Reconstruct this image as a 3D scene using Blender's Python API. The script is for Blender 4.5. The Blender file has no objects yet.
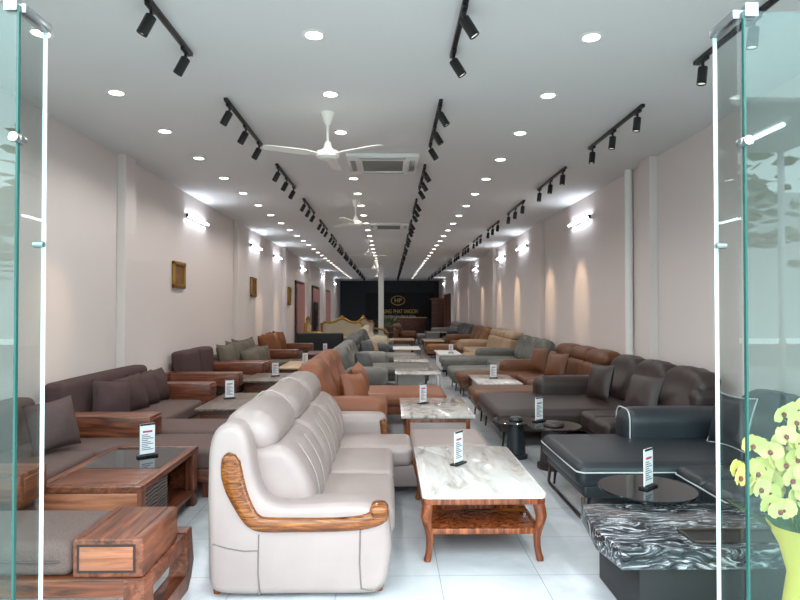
import bpy, bmesh, math, random
from mathutils import Matrix, Vector
random.seed(7)
SC = bpy.context.scene
COL = SC.collection
PI = math.pi

# ------------------------------------------------------------------ materials
def lin(c):
    return tuple(((v/255)/12.92 if v/255 <= .04045 else ((v/255+.055)/1.055)**2.4) for v in c) + (1,)

class N:
    def __init__(s, name):
        s.m = bpy.data.materials.new(name); s.m.use_nodes = True
        s.t = s.m.node_tree; s.n = s.t.nodes; s.l = s.t.links
        s.b = s.n['Principled BSDF']; s.out = s.n['Material Output']
    def new(s, t, **k):
        n = s.n.new(t)
        for a, v in k.items(): setattr(n, a, v)
        return n
    def link(s, a, b): s.l.new(a, b)
    def coords(s, scale=(1, 1, 1), loc=(0, 0, 0)):
        tc = s.new('ShaderNodeTexCoord'); mp = s.new('ShaderNodeMapping')
        mp.inputs['Scale'].default_value = scale; mp.inputs['Location'].default_value = loc
        s.link(tc.outputs['Object'], mp.inputs['Vector']); return mp.outputs['Vector']
    def noise(s, vec, scale, detail=3, rough=.5, dist=0):
        n = s.new('ShaderNodeTexNoise'); n.inputs['Scale'].default_value = scale
        n.inputs['Detail'].default_value = detail; n.inputs['Roughness'].default_value = rough
        n.inputs['Distortion'].default_value = dist
        s.link(vec, n.inputs['Vector']); return n.outputs['Fac']
    def ramp(s, fac, stops):
        r = s.new('ShaderNodeValToRGB'); e = r.color_ramp.elements
        while len(e) < len(stops): e.new(.5)
        for i, (p, c) in enumerate(stops): e[i].position = p; e[i].color = lin(c)
        s.link(fac, r.inputs['Fac']); return r.outputs['Color']
    def bump(s, fac, strength, dist=.01):
        b = s.new('ShaderNodeBump'); b.inputs['Strength'].default_value = strength
        b.inputs['Distance'].default_value = dist
        s.link(fac, b.inputs['Height']); s.link(b.outputs['Normal'], s.b.inputs['Normal'])
    def set(s, **k):
        for a, v in k.items(): s.b.inputs[a.replace('_', ' ')].default_value = v
        return s

def plain(name, c, rough=.5, metal=0, spec=.5):
    m = N(name); m.set(Base_Color=lin(c), Roughness=rough, Metallic=metal); m.b.inputs['Specular IOR Level'].default_value = spec
    v = m.coords(); m.bump(m.noise(v, 60, 2), .03, .002)
    return m.m
def leather(name, c, rough=.42, var=10):
    m = N(name); v = m.coords()
    lo = tuple(max(0, x-var) for x in c); hi = tuple(min(255, x+var*.5) for x in c)
    m.link(m.ramp(m.noise(v, 3.5, 3), [(.3, lo), (.7, hi)]), m.b.inputs['Base Color'])
    m.set(Roughness=rough)
    m.bump(m.noise(v, 220, 3), .12, .002)
    return m.m
def fabric(name, c, var=14):
    m = N(name); v = m.coords()
    lo = tuple(max(0, x-var) for x in c); hi = tuple(min(255, x+var) for x in c)
    m.link(m.ramp(m.noise(v, 180, 4, .7), [(.3, lo), (.7, hi)]), m.b.inputs['Base Color'])
    m.set(Roughness=.9); m.b.inputs['Specular IOR Level'].default_value = .2
    m.bump(m.noise(v, 350, 2), .25, .002)
    return m.m
def wood(name, dark, mid, light, axis='y', rough=.35, sc=1.0, dist=1.2):
    m = N(name)
    s = {'x': (1.2, 14, 14), 'y': (14, 1.2, 14), 'z': (14, 14, 1.2)}[axis]
    v = m.coords(tuple(q*sc for q in s))
    f = m.noise(v, 1.6, 5, .6, dist)
    m.link(m.ramp(f, [(.3, dark), (.5, mid), (.7, light)]), m.b.inputs['Base Color'])
    m.set(Roughness=rough); m.bump(f, .08, .003)
    return m.m
def emit(name, c, st):
    m = N(name); m.set(Base_Color=lin((255, 255, 255)), Emission_Color=lin(c), Emission_Strength=st); return m.m

M = {}
M['wall'] = plain('wall_paint', (224, 214, 211), .7)
M['ceil'] = plain('ceiling_paint', (222, 223, 224), .75)
M['white'] = plain('white_enamel', (238, 238, 236), .35)
M['fan'] = plain('fan_enamel', (240, 237, 230), .35)
M['black'] = plain('black_metal', (22, 23, 25), .4)
M['blackpl'] = plain('black_plastic', (18, 18, 20), .35)
M['steel'] = plain('brushed_steel', (190, 195, 200), .28, 1)
M['gun'] = plain('gunmetal', (92, 84, 78), .35, .8)
M['darkwall'] = plain('dark_wall_paint', (44, 50, 60), .6)
M['board'] = plain('black_sign_board', (12, 18, 26), .6)
M['goldtxt'] = plain('gold_letters', (250, 205, 120), .5, 0)
M['gold'] = plain('gilded_carving', (170, 128, 58), .3, .8)
M['cream'] = leather('cream_upholstery', (205, 195, 170))
M['greyl'] = leather('light_grey_leather', (158, 144, 141), .38, 6)
M['seam'] = plain('pale_stitching', (178, 168, 163), .6)
M['groove'] = plain('dark_seam', (110, 104, 102), .7)
M['cognac'] = leather('cognac_leather', (100, 59, 30), .45)
M['brownor'] = leather('tan_brown_leather', (136, 82, 54), .48)
M['blackl'] = leather('black_leather', (36, 42, 48), .4, 6)
M['piping'] = plain('pale_piping', (190, 195, 196), .5)
M['char'] = leather('dark_brown_leather', (52, 40, 38), .45, 8)
M['fbrown'] = fabric('brown_fabric', (102, 84, 80))
M['fdark'] = fabric('dark_brown_fabric', (78, 61, 60))
M['fpil'] = fabric('brown_cushion_fabric', (88, 72, 71))
M['fgreen'] = fabric('grey_green_fabric', (98, 91, 81))
M['forange'] = fabric('rust_fabric', (118, 72, 44))
M['night'] = leather('jet_black_leather', (15, 17, 19), .5, 3)
M['gg'] = leather('grey_green_leather', (104, 104, 98), .5)
M['midgrey'] = leather('mid_grey_leather', (128, 126, 122), .5)
M['dkgrey'] = leather('slate_leather', (76, 78, 80), .5)
M['beige'] = leather('beige_leather', (176, 150, 122), .5)
M['brown'] = leather('saddle_brown_leather', (128, 86, 50), .5)
M['walY'] = wood('walnut_lengthwise', (52, 25, 16), (108, 58, 38), (142, 84, 58), 'y')
M['walX'] = wood('walnut_crosswise', (52, 25, 16), (108, 58, 38), (142, 84, 58), 'x')
M['walZ'] = wood('walnut_upright', (52, 25, 16), (108, 58, 38), (142, 84, 58), 'z')
M['walL'] = wood('light_walnut_panel', (110, 62, 42), (150, 92, 66), (176, 118, 90), 'x')
M['groovew'] = plain('dark_walnut_groove', (46, 26, 20), .6)
M['dwal'] = wood('dark_walnut', (48, 26, 20), (84, 48, 36), (108, 66, 48), 'x')
M['hony'] = wood('honey_zebrano', (40, 18, 6), (118, 64, 24), (160, 102, 48), 'x', .18, 1.6, 2.0)
M['honyv'] = wood('carved_red_walnut', (60, 28, 14), (128, 66, 36), (168, 98, 58), 'z', .2)
M['greywood'] = wood('grey_brown_wood', (66, 54, 48), (100, 86, 76), (124, 108, 96), 'y')
M['oak'] = wood('pale_oak', (150, 120, 84), (190, 160, 122), (208, 182, 146), 'x')
M['glassblk'] = plain('black_glass', (22, 26, 30), .04)
M['curtain'] = fabric('pink_curtain_fabric', (190, 142, 138))
M['leaf'] = plain('leaf_green', (52, 92, 40), .5)
M['stem'] = plain('orchid_stem', (96, 120, 50), .5)
M['petal'] = plain('yellow_petal', (244, 230, 140), .5)
M['lip'] = plain('red_orchid_lip', (150, 40, 50), .5)
M['wrap'] = plain('yellow_paper', (226, 198, 84), .6)
M['paper'] = plain('white_card', (236, 238, 242), .4)
M['ink'] = plain('grey_print', (110, 112, 130), .6)
M['redink'] = plain('red_print', (190, 60, 90), .6)
M['tube'] = emit('lit_tube', (235, 244, 255), 34)
M['lamp'] = emit('lit_downlight', (255, 250, 240), 12)
M['lens'] = emit('spot_lens', (255, 236, 205), .6)
M['asph'] = plain('asphalt', (120, 124, 126), .85)
M['pave'] = plain('paving', (176, 178, 176), .8)
M['bld'] = plain('street_render', (196, 202, 202), .8)
M['bark'] = plain('bark', (92, 78, 66), .9)

def marble_white():
    m = N('white_marble'); v = m.coords((5, 1.1, 1))
    f = m.noise(v, 1.5, 6, .62, 1.2)
    m.link(m.ramp(f, [(.30, (158, 150, 142)), (.44, (200, 195, 190)), (.58, (218, 215, 212))]), m.b.inputs['Base Color'])
    m.set(Roughness=.1); return m.m
def marble_cool():
    m = N('grey_veined_marble'); v = m.coords((2.4, 1.2, 1))
    f = m.noise(v, 2.0, 6, .6, 1.8)
    m.link(m.ramp(f, [(.34, (140, 128, 120)), (.46, (188, 182, 178)), (.62, (208, 204, 200))]), m.b.inputs['Base Color'])
    m.set(Roughness=.08); return m.m
def marble_black():
    m = N('black_wavy_marble'); v = m.coords((.8, 1.5, 1.5))
    n1 = m.new('ShaderNodeTexNoise'); n1.inputs['Scale'].default_value = 2.4; n1.inputs['Detail'].default_value = 3; m.link(v, n1.inputs['Vector'])
    w = m.new('ShaderNodeVectorMath', operation='MULTIPLY_ADD'); w.inputs[1].default_value = (.55, .55, .55)
    m.link(n1.outputs['Color'], w.inputs[0]); m.link(v, w.inputs[2])
    mp = m.new('ShaderNodeMapping'); mp.inputs['Scale'].default_value = (5.0, 34, 34); mp.inputs['Rotation'].default_value = (0, 0, .5); m.link(w.outputs[0], mp.inputs['Vector'])
    f = m.noise(mp.outputs['Vector'], 1.0, 5, .62, .5)
    m.link(m.ramp(f, [(.36, (18, 20, 24)), (.48, (44, 47, 52)), (.55, (88, 91, 96)), (.60, (140, 144, 148)), (.68, (206, 210, 212))]), m.b.inputs['Base Color'])
    m.set(Roughness=.15); return m.m
def floor_mat():
    m = N('glossy_floor_tiles'); v = m.coords((1, 1, 1), (.3, .58, 0))
    b = m.new('ShaderNodeTexBrick'); b.offset = 0; b.squash = 1
    b.inputs['Scale'].default_value = 1; b.inputs['Brick Width'].default_value = .6; b.inputs['Row Height'].default_value = .6
    b.inputs['Mortar Size'].default_value = .0022; b.inputs['Mortar Smooth'].default_value = .2
    b.inputs['Color1'].default_value = lin((214, 218, 222)); b.inputs['Color2'].default_value = lin((208, 213, 218))
    b.inputs['Mortar'].default_value = lin((150, 152, 154))
    m.link(v, b.inputs['Vector'])
    n = m.ramp(m.noise(v, 2.2, 6, .6, 1), [(.35, (226, 228, 230)), (.65, (255, 255, 255))])
    x = m.new('ShaderNodeMix', data_type='RGBA', blend_type='MULTIPLY'); x.inputs['Factor'].default_value = .8
    m.link(b.outputs['Color'], x.inputs['A']); m.link(n, x.inputs['B'])
    m.link(x.outputs['Result'], m.b.inputs['Base Color'])
    m.set(Roughness=.14); return m.m
def glass_mat(name, tint, fac):
    m = N(name); m.n.remove(m.b)
    t = m.new('ShaderNodeBsdfTransparent'); t.inputs['Color'].default_value = lin(tint)
    g = m.new('ShaderNodeBsdfGlossy'); g.inputs['Roughness'].default_value = .01; g.inputs['Color'].default_value = lin((225, 245, 245))
    x = m.new('ShaderNodeMixShader'); x.inputs['Fac'].default_value = fac
    m.link(t.outputs['BSDF'], x.inputs[1]); m.link(g.outputs['BSDF'], x.inputs[2]); m.link(x.outputs['Shader'], m.out.inputs['Surface'])
    return m.m
def clear_mat():
    m = N('smoked_table_glass'); m.n.remove(m.b)
    t = m.new('ShaderNodeBsdfTransparent'); t.inputs['Color'].default_value = lin((120, 124, 124))
    g = m.new('ShaderNodeBsdfGlossy'); g.inputs['Roughness'].default_value = .03
    x = m.new('ShaderNodeMixShader'); x.inputs['Fac'].default_value = .28
    m.link(t.outputs['BSDF'], x.inputs[1]); m.link(g.outputs['BSDF'], x.inputs[2]); m.link(x.outputs['Shader'], m.out.inputs['Surface'])
    return m.m
def carved():
    m = N('carved_wave_panel'); v = m.coords((1, 1, 1))
    w = m.new('ShaderNodeTexWave', wave_type='BANDS', bands_direction='Z'); w.inputs['Scale'].default_value = 14
    w.inputs['Distortion'].default_value = 5; w.inputs['Detail'].default_value = 1; w.inputs['Detail Scale'].default_value = .6
    m.link(v, w.inputs['Vector'])
    m.link(m.ramp(w.outputs['Fac'], [(.3, (40, 30, 28)), (.7, (112, 96, 90))]), m.b.inputs['Base Color'])
    m.bump(w.outputs['Fac'], .8, .01); m.set(Roughness=.5); return m.m
M['marble'] = marble_white(); M['marblec'] = marble_cool(); M['marbleb'] = marble_black(); M['floor'] = floor_mat()
M['glass'] = glass_mat('tinted_front_glass', (226, 238, 236), .038)
M['leafglass'] = glass_mat('clear_door_glass', (240, 244, 243), .03)
M['smoke'] = clear_mat(); M['carved'] = carved()
M['edgeg'] = plain('green_glass_edge', (30, 84, 78), .2)
M['edgew'] = plain('pale_glass_edge', (226, 240, 240), .2)

# ------------------------------------------------------------------ mesh builder
class MB:
    def __init__(s): s.bm = bmesh.new(); s.X = Matrix()
    def _fin(s, vs):
        for v in vs: v.co = s.X @ v.co
    def box(s, x0, x1, y0, y1, z0, z1, bev=0, seg=2):
        x0, x1 = min(x0, x1), max(x0, x1); y0, y1 = min(y0, y1), max(y0, y1)
        r = bmesh.ops.create_cube(s.bm, size=1)
        vs = r['verts']
        for v in vs:
            v.co = Vector((x0+(v.co.x+.5)*(x1-x0), y0+(v.co.y+.5)*(y1-y0), z0+(v.co.z+.5)*(z1-z0)))
        if bev:
            bev = min(bev, (x1-x0)*.49, (y1-y0)*.49, (z1-z0)*.49)
            es = list({e for v in vs for e in v.link_edges})
            r = bmesh.ops.bevel(s.bm, geom=es, offset=bev, segments=seg, affect='EDGES', profile=.5)
            vs = list({v for f in r['faces'] for v in f.verts} | {v for v in vs if v.is_valid})
        s._fin(vs); return s
    def cush(s, x0, x1, y0, y1, z0, z1, r=.05, puff=.02, side=0, m=6, fn=None):
        """rounded, slightly domed cushion"""
        x0, x1 = min(x0, x1), max(x0, x1); y0, y1 = min(y0, y1), max(y0, y1)
        h = Vector(((x1-x0)/2, (y1-y0)/2, (z1-z0)/2)); c = Vector(((x0+x1)/2, (y0+y1)/2, (z0+z1)/2))
        r = min(r, h.x*.98, h.y*.98, h.z*.98)
        def ax(hh):
            i = hh-r; e = [i+r*math.tan(a) for a in (math.radians(15), math.radians(30), math.radians(45))]
            mid = [-i+2*i*k/m for k in range(m+1)]
            return [-q for q in reversed(e)]+mid+e
        A = [ax(h.x), ax(h.y), ax(h.z)]; n = m+7
        cache = {}; vs = []
        def V(i, j, k):
            key = (i, j, k)
            if key in cache: return cache[key]
            p = Vector((A[0][i], A[1][j], A[2][k]))
            q = Vector((max(-(h.x-r), min(h.x-r, p.x)), max(-(h.y-r), min(h.y-r, p.y)), max(-(h.z-r), min(h.z-r, p.z))))
            d = p-q
            if d.length > 1e-9: p = q+d.normalized()*r
            a, b, g = p.x/h.x, p.y/h.y, p.z/h.z
            fa, fb, fg = 1-a*a, 1-b*b, 1-g*g
            p.z += puff*fa*fb*(1 if g > 0 else -.3)*abs(g)
            if side: p.x += side*a*fb*fg; p.y += side*b*fa*fg
            p = p+c
            if fn: p = Vector(fn(p, a, b, g))
            v = s.bm.verts.new(p); cache[key] = v; vs.append(v); return v
        L = n-1
        for u in range(L):
            for w in range(L):
                for q in ((0, 0), (1, L)):
                    e = q[1]
                    for f in ([V(u, w, e), V(u+1, w, e), V(u+1, w+1, e), V(u, w+1, e)],
                              [V(u, e, w), V(u+1, e, w), V(u+1, e, w+1), V(u, e, w+1)],
                              [V(e, u, w), V(e, u+1, w), V(e, u+1, w+1), V(e, u, w+1)]):
                        s.bm.faces.new(f)
        s._fin(vs); return s
    def pillow(s, w, h, t, n=12, seed=0):
        """plump square cushion in the local XZ plane, centre at the origin"""
        rnd = random.Random(seed); ph = rnd.random()*6
        vs = []; g = {}
        for sd in (1, -1):
            for i in range(n+1):
                for j in range(n+1):
                    edge = i in (0, n) or j in (0, n)
                    if edge and sd == -1: g[(sd, i, j)] = g[(1, i, j)]; continue
                    a = -1+2*i/n; b = -1+2*j/n
                    k = ((1-a**2)*(1-b**2))
                    th = t/2*(max(k, 0)**.42)*(1+.07*math.sin(5*a+ph)*math.sin(4*b+ph))
                    x = a*w/2*(1-.09*(1-b*b)*abs(a)); z = b*h/2*(1-.09*(1-a*a)*abs(b))
                    v = s.bm.verts.new((x, sd*th, z)); g[(sd, i, j)] = v; vs.append(v)
            for i in range(n):
                for j in range(n):
                    s.bm.faces.new([g[(sd, i, j)], g[(sd, i+1, j)], g[(sd, i+1, j+1)], g[(sd, i, j+1)]])
        s._fin(vs); return s
    def tube(s, pts, r, n=8, closed=False, flat=None):
        pts = [Vector(p) for p in pts]; N_ = len(pts)
        rs = r if isinstance(r, (list, tuple)) else [r]*N_
        rings = []; vs = []; up = None
        for i, p in enumerate(pts):
            a = pts[(i-1) % N_] if closed or i > 0 else p
            b = pts[(i+1) % N_] if closed or i < N_-1 else p
            t = (b-a).normalized()
            if up is None:
                up = Vector((0, 0, 1)) if abs(t.z) < .9 else Vector((0, 1, 0))
            x = up.cross(t)
            if x.length < 1e-6: x = Vector((1, 0, 0)).cross(t)
            x.normalize(); y = t.cross(x); up = y
            ring = []
            for k in range(n):
                q = 2*PI*k/n
                v = s.bm.verts.new(p+x*math.cos(q)*rs[i]+y*math.sin(q)*rs[i]); ring.append(v); vs.append(v)
            rings.append(ring)
        for i in range(N_ if closed else N_-1):
            A, B = rings[i], rings[(i+1) % N_]
            for k in range(n): s.bm.faces.new([A[k], A[(k+1) % n], B[(k+1) % n], B[k]])
        if not closed:
            s.bm.faces.new(rings[0]); s.bm.faces.new(rings[-1])
        s._fin(vs); return s
    def cyl(s, p0, p1, r0, r1=None, n=16): return s.tube([p0, p1], [r0, r0 if r1 is None else r1], n)
    def lathe(s, prof, c=(0, 0, 0), n=24, sx=1, sy=1):
        rings = []; vs = []
        for r, z in prof:
            ring = []
            for k in range(n):
                a = 2*PI*k/n
                v = s.bm.verts.new((c[0]+r*sx*math.cos(a), c[1]+r*sy*math.sin(a), c[2]+z)); ring.append(v); vs.append(v)
            rings.append(ring)
        for A, B in zip(rings, rings[1:]):
            for k in range(n): s.bm.faces.new([A[k], A[(k+1) % n], B[(k+1) % n], B[k]])
        s.bm.faces.new(rings[0]); s.bm.faces.new(rings[-1])
        s._fin(vs); return s
    def prism(s, pts, a0, a1, axis='y', bev=0, seg=3):
        """outline pts extruded along an axis; pts are (x,z) for y, (y,z) for x, (x,y) for z"""
        def P(p, a): return {'y': (p[0], a, p[1]), 'x': (a, p[0], p[1]), 'z': (p[0], p[1], a)}[axis]
        A = [s.bm.verts.new(P(p, a0)) for p in pts]; B = [s.bm.verts.new(P(p, a1)) for p in pts]
        n = len(pts); fa = s.bm.faces.new(A); fb = s.bm.faces.new(list(reversed(B)))
        for i in range(n): s.bm.faces.new([A[i], A[(i+1) % n], B[(i+1) % n], B[i]])
        vs = A+B
        if bev:
            es = list(fa.edges)+list(fb.edges)
            r = bmesh.ops.bevel(s.bm, geom=es, offset=bev, segments=seg, affect='EDGES', profile=.5)
            vs = list({v for f in r['faces'] for v in f.verts} | {v for v in vs if v.is_valid})
        s._fin(vs); return s
    def soft_prism(s, pts, a0, a1, r, seg=5):
        """outline (x,z) extruded along y with rounded rims made of inset rings"""
        n = len(pts)
        if sum(pts[i][0]*pts[(i+1) % n][1]-pts[(i+1) % n][0]*pts[i][1] for i in range(n)) < 0: pts = list(reversed(pts))
        nor = []
        for i in range(n):
            a, b, c = Vector(pts[i-1]), Vector(pts[i]), Vector(pts[(i+1) % n])
            e = (b-a).normalized()+(c-b).normalized(); e.normalize(); nor.append(Vector((-e.y, e.x)))
        rings = []; vs = []
        prof = [(r*(1-math.sin(PI/2*k/seg)), a0+r*(1-math.cos(PI/2*k/seg))) for k in range(seg+1)]
        prof += [(d, a1-(y-a0)) for d, y in reversed(prof)]
        for d, y in prof:
            ring = [s.bm.verts.new((pts[i][0]+nor[i].x*d, y, pts[i][1]+nor[i].y*d)) for i in range(n)]
            rings.append(ring); vs += ring
        for A, B in zip(rings, rings[1:]):
            for i in range(n): s.bm.faces.new([A[i], A[(i+1) % n], B[(i+1) % n], B[i]])
        s.bm.faces.new(rings[0]); s.bm.faces.new(rings[-1])
        s._fin(vs); return s
    def ribbon(s, pts, ws, y, t, n=12):
        """carved strip following pts in an XZ plane, elliptical section"""
        rings = []; vs = []
        for i, p in enumerate(pts):
            a = pts[max(i-1, 0)]; b = pts[min(i+1, len(pts)-1)]
            d = Vector((b[0]-a[0], 0, b[1]-a[1])).normalized(); nn = Vector((-d.z, 0, d.x))
            ring = []
            for k in range(n):
                q = 2*PI*k/n
                v = s.bm.verts.new(Vector((p[0], y, p[1]))+nn*ws[i]/2*math.cos(q)+Vector((0, t*math.sin(q), 0)))
                ring.append(v); vs.append(v)
            rings.append(ring)
        for A, B in zip(rings, rings[1:]):
            for k in range(n): s.bm.faces.new([A[k], A[(k+1) % n], B[(k+1) % n], B[k]])
        s.bm.faces.new(rings[0]); s.bm.faces.new(rings[-1])
        s._fin(vs); return s
    def build(s, name, mat, parent=None, smooth=True, label=None):
        bmesh.ops.recalc_face_normals(s.bm, faces=s.bm.faces[:])
        me = bpy.data.meshes.new(name); s.bm.to_mesh(me); s.bm.free()
        me.materials.append(mat)
        if smooth:
            me.polygons.foreach_set('use_smooth', [True]*len(me.polygons))
            me.set_sharp_from_angle(angle=math.radians(40))
        o = bpy.data.objects.new(name, me); COL.objects.link(o)
        if parent: o.parent = parent
        if label: o['label'] = label
        return o

def spline(pts, n=4):
    out = []; N_ = len(pts)
    for i in range(N_):
        p0, p1, p2, p3 = (Vector(pts[(i+q) % N_]) for q in (-1, 0, 1, 2))
        for k in range(n):
            t = k/n
            q = .5*((2*p1)+(p2-p0)*t+(2*p0-5*p1+4*p2-p3)*t*t+(3*p1-p0-3*p2+p3)*t**3)
            out.append((q.x, q.y))
    return out
def open_spline(pts, ws, n=4):
    P, Wd = [], []
    for i in range(len(pts)-1):
        p0, p1, p2, p3 = (Vector(pts[max(0, min(len(pts)-1, i+q))]) for q in (-1, 0, 1, 2))
        for k in range(n):
            t = k/n
            q = .5*((2*p1)+(p2-p0)*t+(2*p0-5*p1+4*p2-p3)*t*t+(3*p1-p0-3*p2+p3)*t**3)
            P.append((q.x, q.y)); Wd.append(ws[i]*(1-t)+ws[i+1]*t)
    return P+[pts[-1]], Wd+[ws[-1]]
def tag(o, label, cat, group=None, kind=None):
    o['label'] = label; o['category'] = cat
    if group: o['group'] = group
    if kind: o['kind'] = kind
    return o
def thing(name, label, cat, loc=(0, 0, 0), rz=0, group=None):
    o = bpy.data.objects.new(name, None); COL.objects.link(o); o.empty_display_size = .1
    o.location = loc; o.rotation_euler = (0, 0, rz)
    return tag(o, label, cat, group)
def struct(name, mb, mat, label=None):
    o = mb.build(name, mat, smooth=False); o['kind'] = 'structure'
    if label: o['label'] = label
    return o
def dup(root, loc, label, rz=None, group=None):
    r = root.copy(); COL.objects.link(r); r.location = loc; r['label'] = label
    if rz is not None: r.rotation_euler = (0, 0, rz)
    if group: r['group'] = group
    for ch in list(root.children):
        c = ch.copy(); COL.objects.link(c); c.parent = r
        for g in list(ch.children):
            d = g.copy(); COL.objects.link(d); d.parent = c
    return r
ORD = ['first', 'second', 'third', 'fourth', 'fifth', 'sixth', 'seventh', 'eighth', 'ninth', 'tenth', 'eleventh', 'twelfth', 'thirteenth', 'fourteenth',
       'fifteenth', 'sixteenth', 'seventeenth', 'eighteenth', 'nineteenth', 'twentieth', 'twenty-first', 'twenty-second', 'twenty-third', 'twenty-fourth',
       'twenty-fifth', 'twenty-sixth', 'twenty-seventh', 'twenty-eighth', 'twenty-ninth', 'thirtieth', 'thirty-first', 'thirty-second']
def lamp(kind, loc, energy, color=(1, 1, 1), aim=None, **k):
    d = bpy.data.lights.new('lamp_light', kind); d.energy = energy; d.color = color
    for a, v in k.items(): setattr(d, a, v)
    o = bpy.data.objects.new('lamp_light', d); COL.objects.link(o); o.location = loc
    if aim: o.rotation_euler = (Vector(aim)-Vector(loc)).to_track_quat('-Z', 'Y').to_euler()
    return o

# ------------------------------------------------------------------ room shell
W, CE, FY, BY = 3.5, 3.6, 2.2, 42.6
struct('floor', MB().box(-W, W, FY, BY, -.1, 0), M['floor'])
struct('ceiling', MB().box(-W, W, FY, BY, CE, CE+.1), M['ceil'])
struct('wall_left', MB().box(-W-.1, -W, FY, BY, -.1, CE+.1), M['wall'])
struct('wall_right', MB().box(W, W+.1, FY, BY, -.1, CE+.1), M['wall'])
struct('wall_back', MB().box(-W, W, BY, BY+.1, -.1, CE+.1), M['darkwall'])
struct('wall_front', MB().box(-W-.1, W+.1, FY+.05, FY+.25, 2.9, CE+.1), M['wall'], 'wall above the glass entrance')
k = 0
for sx in (-1, 1):
    for y in (7.75, 13.5, 19.6, 25.6, 31.6):
        k += 1
        struct('trim_%d' % k, MB().box(sx*(W-.11), sx*W, y, y+.32, 0, CE, .006), M['wall'], 'white wall pilaster')
k += 1; struct('trim_%d' % k, MB().cyl((W-.06, 8.55, 0), (W-.06, 8.55, CE), .055, n=16), M['white'], 'white wall pipe')
k += 1; struct('trim_%d' % k, MB().box(-.5, -.26, 26.9, 27.14, 0, CE, .01), M['white'], 'white free-standing column')
# street outside, seen in the glass
struct('ground', MB().box(-40, 40, -9, 2.2, -.2, -.1).box(-40, 40, -13.0, -9, -.3, -.12), M['pave'])
struct('street', MB().box(-40, 40, -26, -13.0, -.4, -.2), M['asph'])

# ------------------------------------------------------------------ camera + world
cam = bpy.data.cameras.new('camera'); cam.sensor_width = 36; cam.lens = 27; cam.clip_start = .05
co = bpy.data.objects.new('camera', cam); COL.objects.link(co)
co.location = (0, 0, 1.6)
co.rotation_euler = (PI/2+math.atan(9/600), 0, -math.atan(10.5/600))
SC.camera = co
wd = bpy.data.worlds.new('sky'); SC.world = wd; wd.use_nodes = True
bg = wd.node_tree.nodes['Background']; bg.inputs['Color'].default_value = (.86, .96, 1, 1); bg.inputs['Strength'].default_value = 6.5
SC.view_settings.view_transform = 'Standard'; SC.view_settings.look = 'None'; SC.view_settings.gamma = 1
SC.view_settings.exposure = 0.0

# ------------------------------------------------------------------ glass front
def pane(label, x0, x1, y, mat, edge_x, edge_mat, leaf):
    t = thing('glass_door' if leaf else 'storefront_glazing', label, 'door' if leaf else 'glass panel', ((x0+x1)/2, y, 0))
    c = (x0+x1)/2
    MB().box(x0-c, x1-c, -.006, .006, .0, 2.76).build('glass_pane', mat, t, False)
    MB().box(edge_x-c-.004, edge_x-c+.004, -.0075, .0075, 0, 2.76).build('glass_edge', edge_mat, t, False)
    sg = 1 if edge_x < c else -1
    e = edge_x-c
    if leaf:
        MB().box(e, e+sg*.13, -.014, .014, 2.70, 2.78, .003).build('top_patch_fitting', M['steel'], t)
        MB().box(e, e+sg*.13, -.014, .014, 0, .06, .003).build('bottom_patch_fitting', M['steel'], t)
    else:
        MB().box(e, e+sg*.05, -.016, .016, 2.735, 2.79, .003).build('top_clamp', M['steel'], t)
        MB().cyl((e+sg*.0, -.03, 2.25), (e+sg*.0, .03, 2.25), .018).cyl((e-sg*.02, 0, 2.25), (e+sg*.03, 0, 2.25), .012).build('glass_clamp', M['steel'], t)
    return t
pane('fixed tinted glass panel left of the entrance, with a dark green edge', -3.48, -1.415, 2.3, M['glass'], -1.415, M['edgeg'], False)
pane('fixed tinted glass panel right of the entrance, in front of the orchids', 1.38, 3.48, 2.3, M['glass'], 1.38, M['edgeg'], False)
def fin(label, x):
    t = thing('glass_fin', label, 'glass fin', (x, 2.39, 0))
    MB().box(-.006, .006, -.085, .08, 0, 2.76).build('glass_blade', M['leafglass'], t, False)
    MB().box(-.007, .007, .08, .087, 0, 2.76).build('polished_edge', M['edgew'], t, False)
    MB().box(-.02, .02, -.085, .09, 2.735, 2.77, .003).build('top_rail', M['steel'], t)
    MB().cyl((-.02, .05, 1.86), (.02, .05, 1.86), .012).build('bolt', M['steel'], t)
fin('narrow clear glass fin left of the entrance, bright vertical edge', -1.413)
fin('narrow clear glass fin right of the entrance, bright vertical edge', 1.362)

# ------------------------------------------------------------------ ceiling fittings
dl = None; rows = (('left', -2.52), ('middle', -.55), ('right', 1.48))
for rn, rx in rows:
    for i in range(30):
        y = 4.35+1.2*i
        lab = 'round white recessed ceiling downlight, %s from the entrance in the %s row' % (ORD[i], rn)
        if rn == 'middle' and 7.5 < y < 8.8: continue
        if dl is None:
            dl = thing('downlight', lab, 'ceiling light', (rx, y, CE), 0, 'ceiling downlights')
            MB().lathe([(.062, -.001), (.088, -.001), (.09, -.006), (.07, -.012), (.062, -.010)], n=28).build('trim_ring', M['white'], dl)
            MB().lathe([(.01, -.012), (.066, -.010), (.066, -.004), (.01, -.003)], n=28).build('diffuser', M['lamp'], dl)
        else: dup(dl, (rx, y, CE), lab)
        lamp('SPOT', (rx, y, CE-.03), 42 if y < 13 else 28 if y < 20 else 14, (1, .955, .90) if y > 9 else (1, .975, .95), None, spot_size=math.radians(150), spot_blend=.7, shadow_soft_size=.06)

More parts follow.
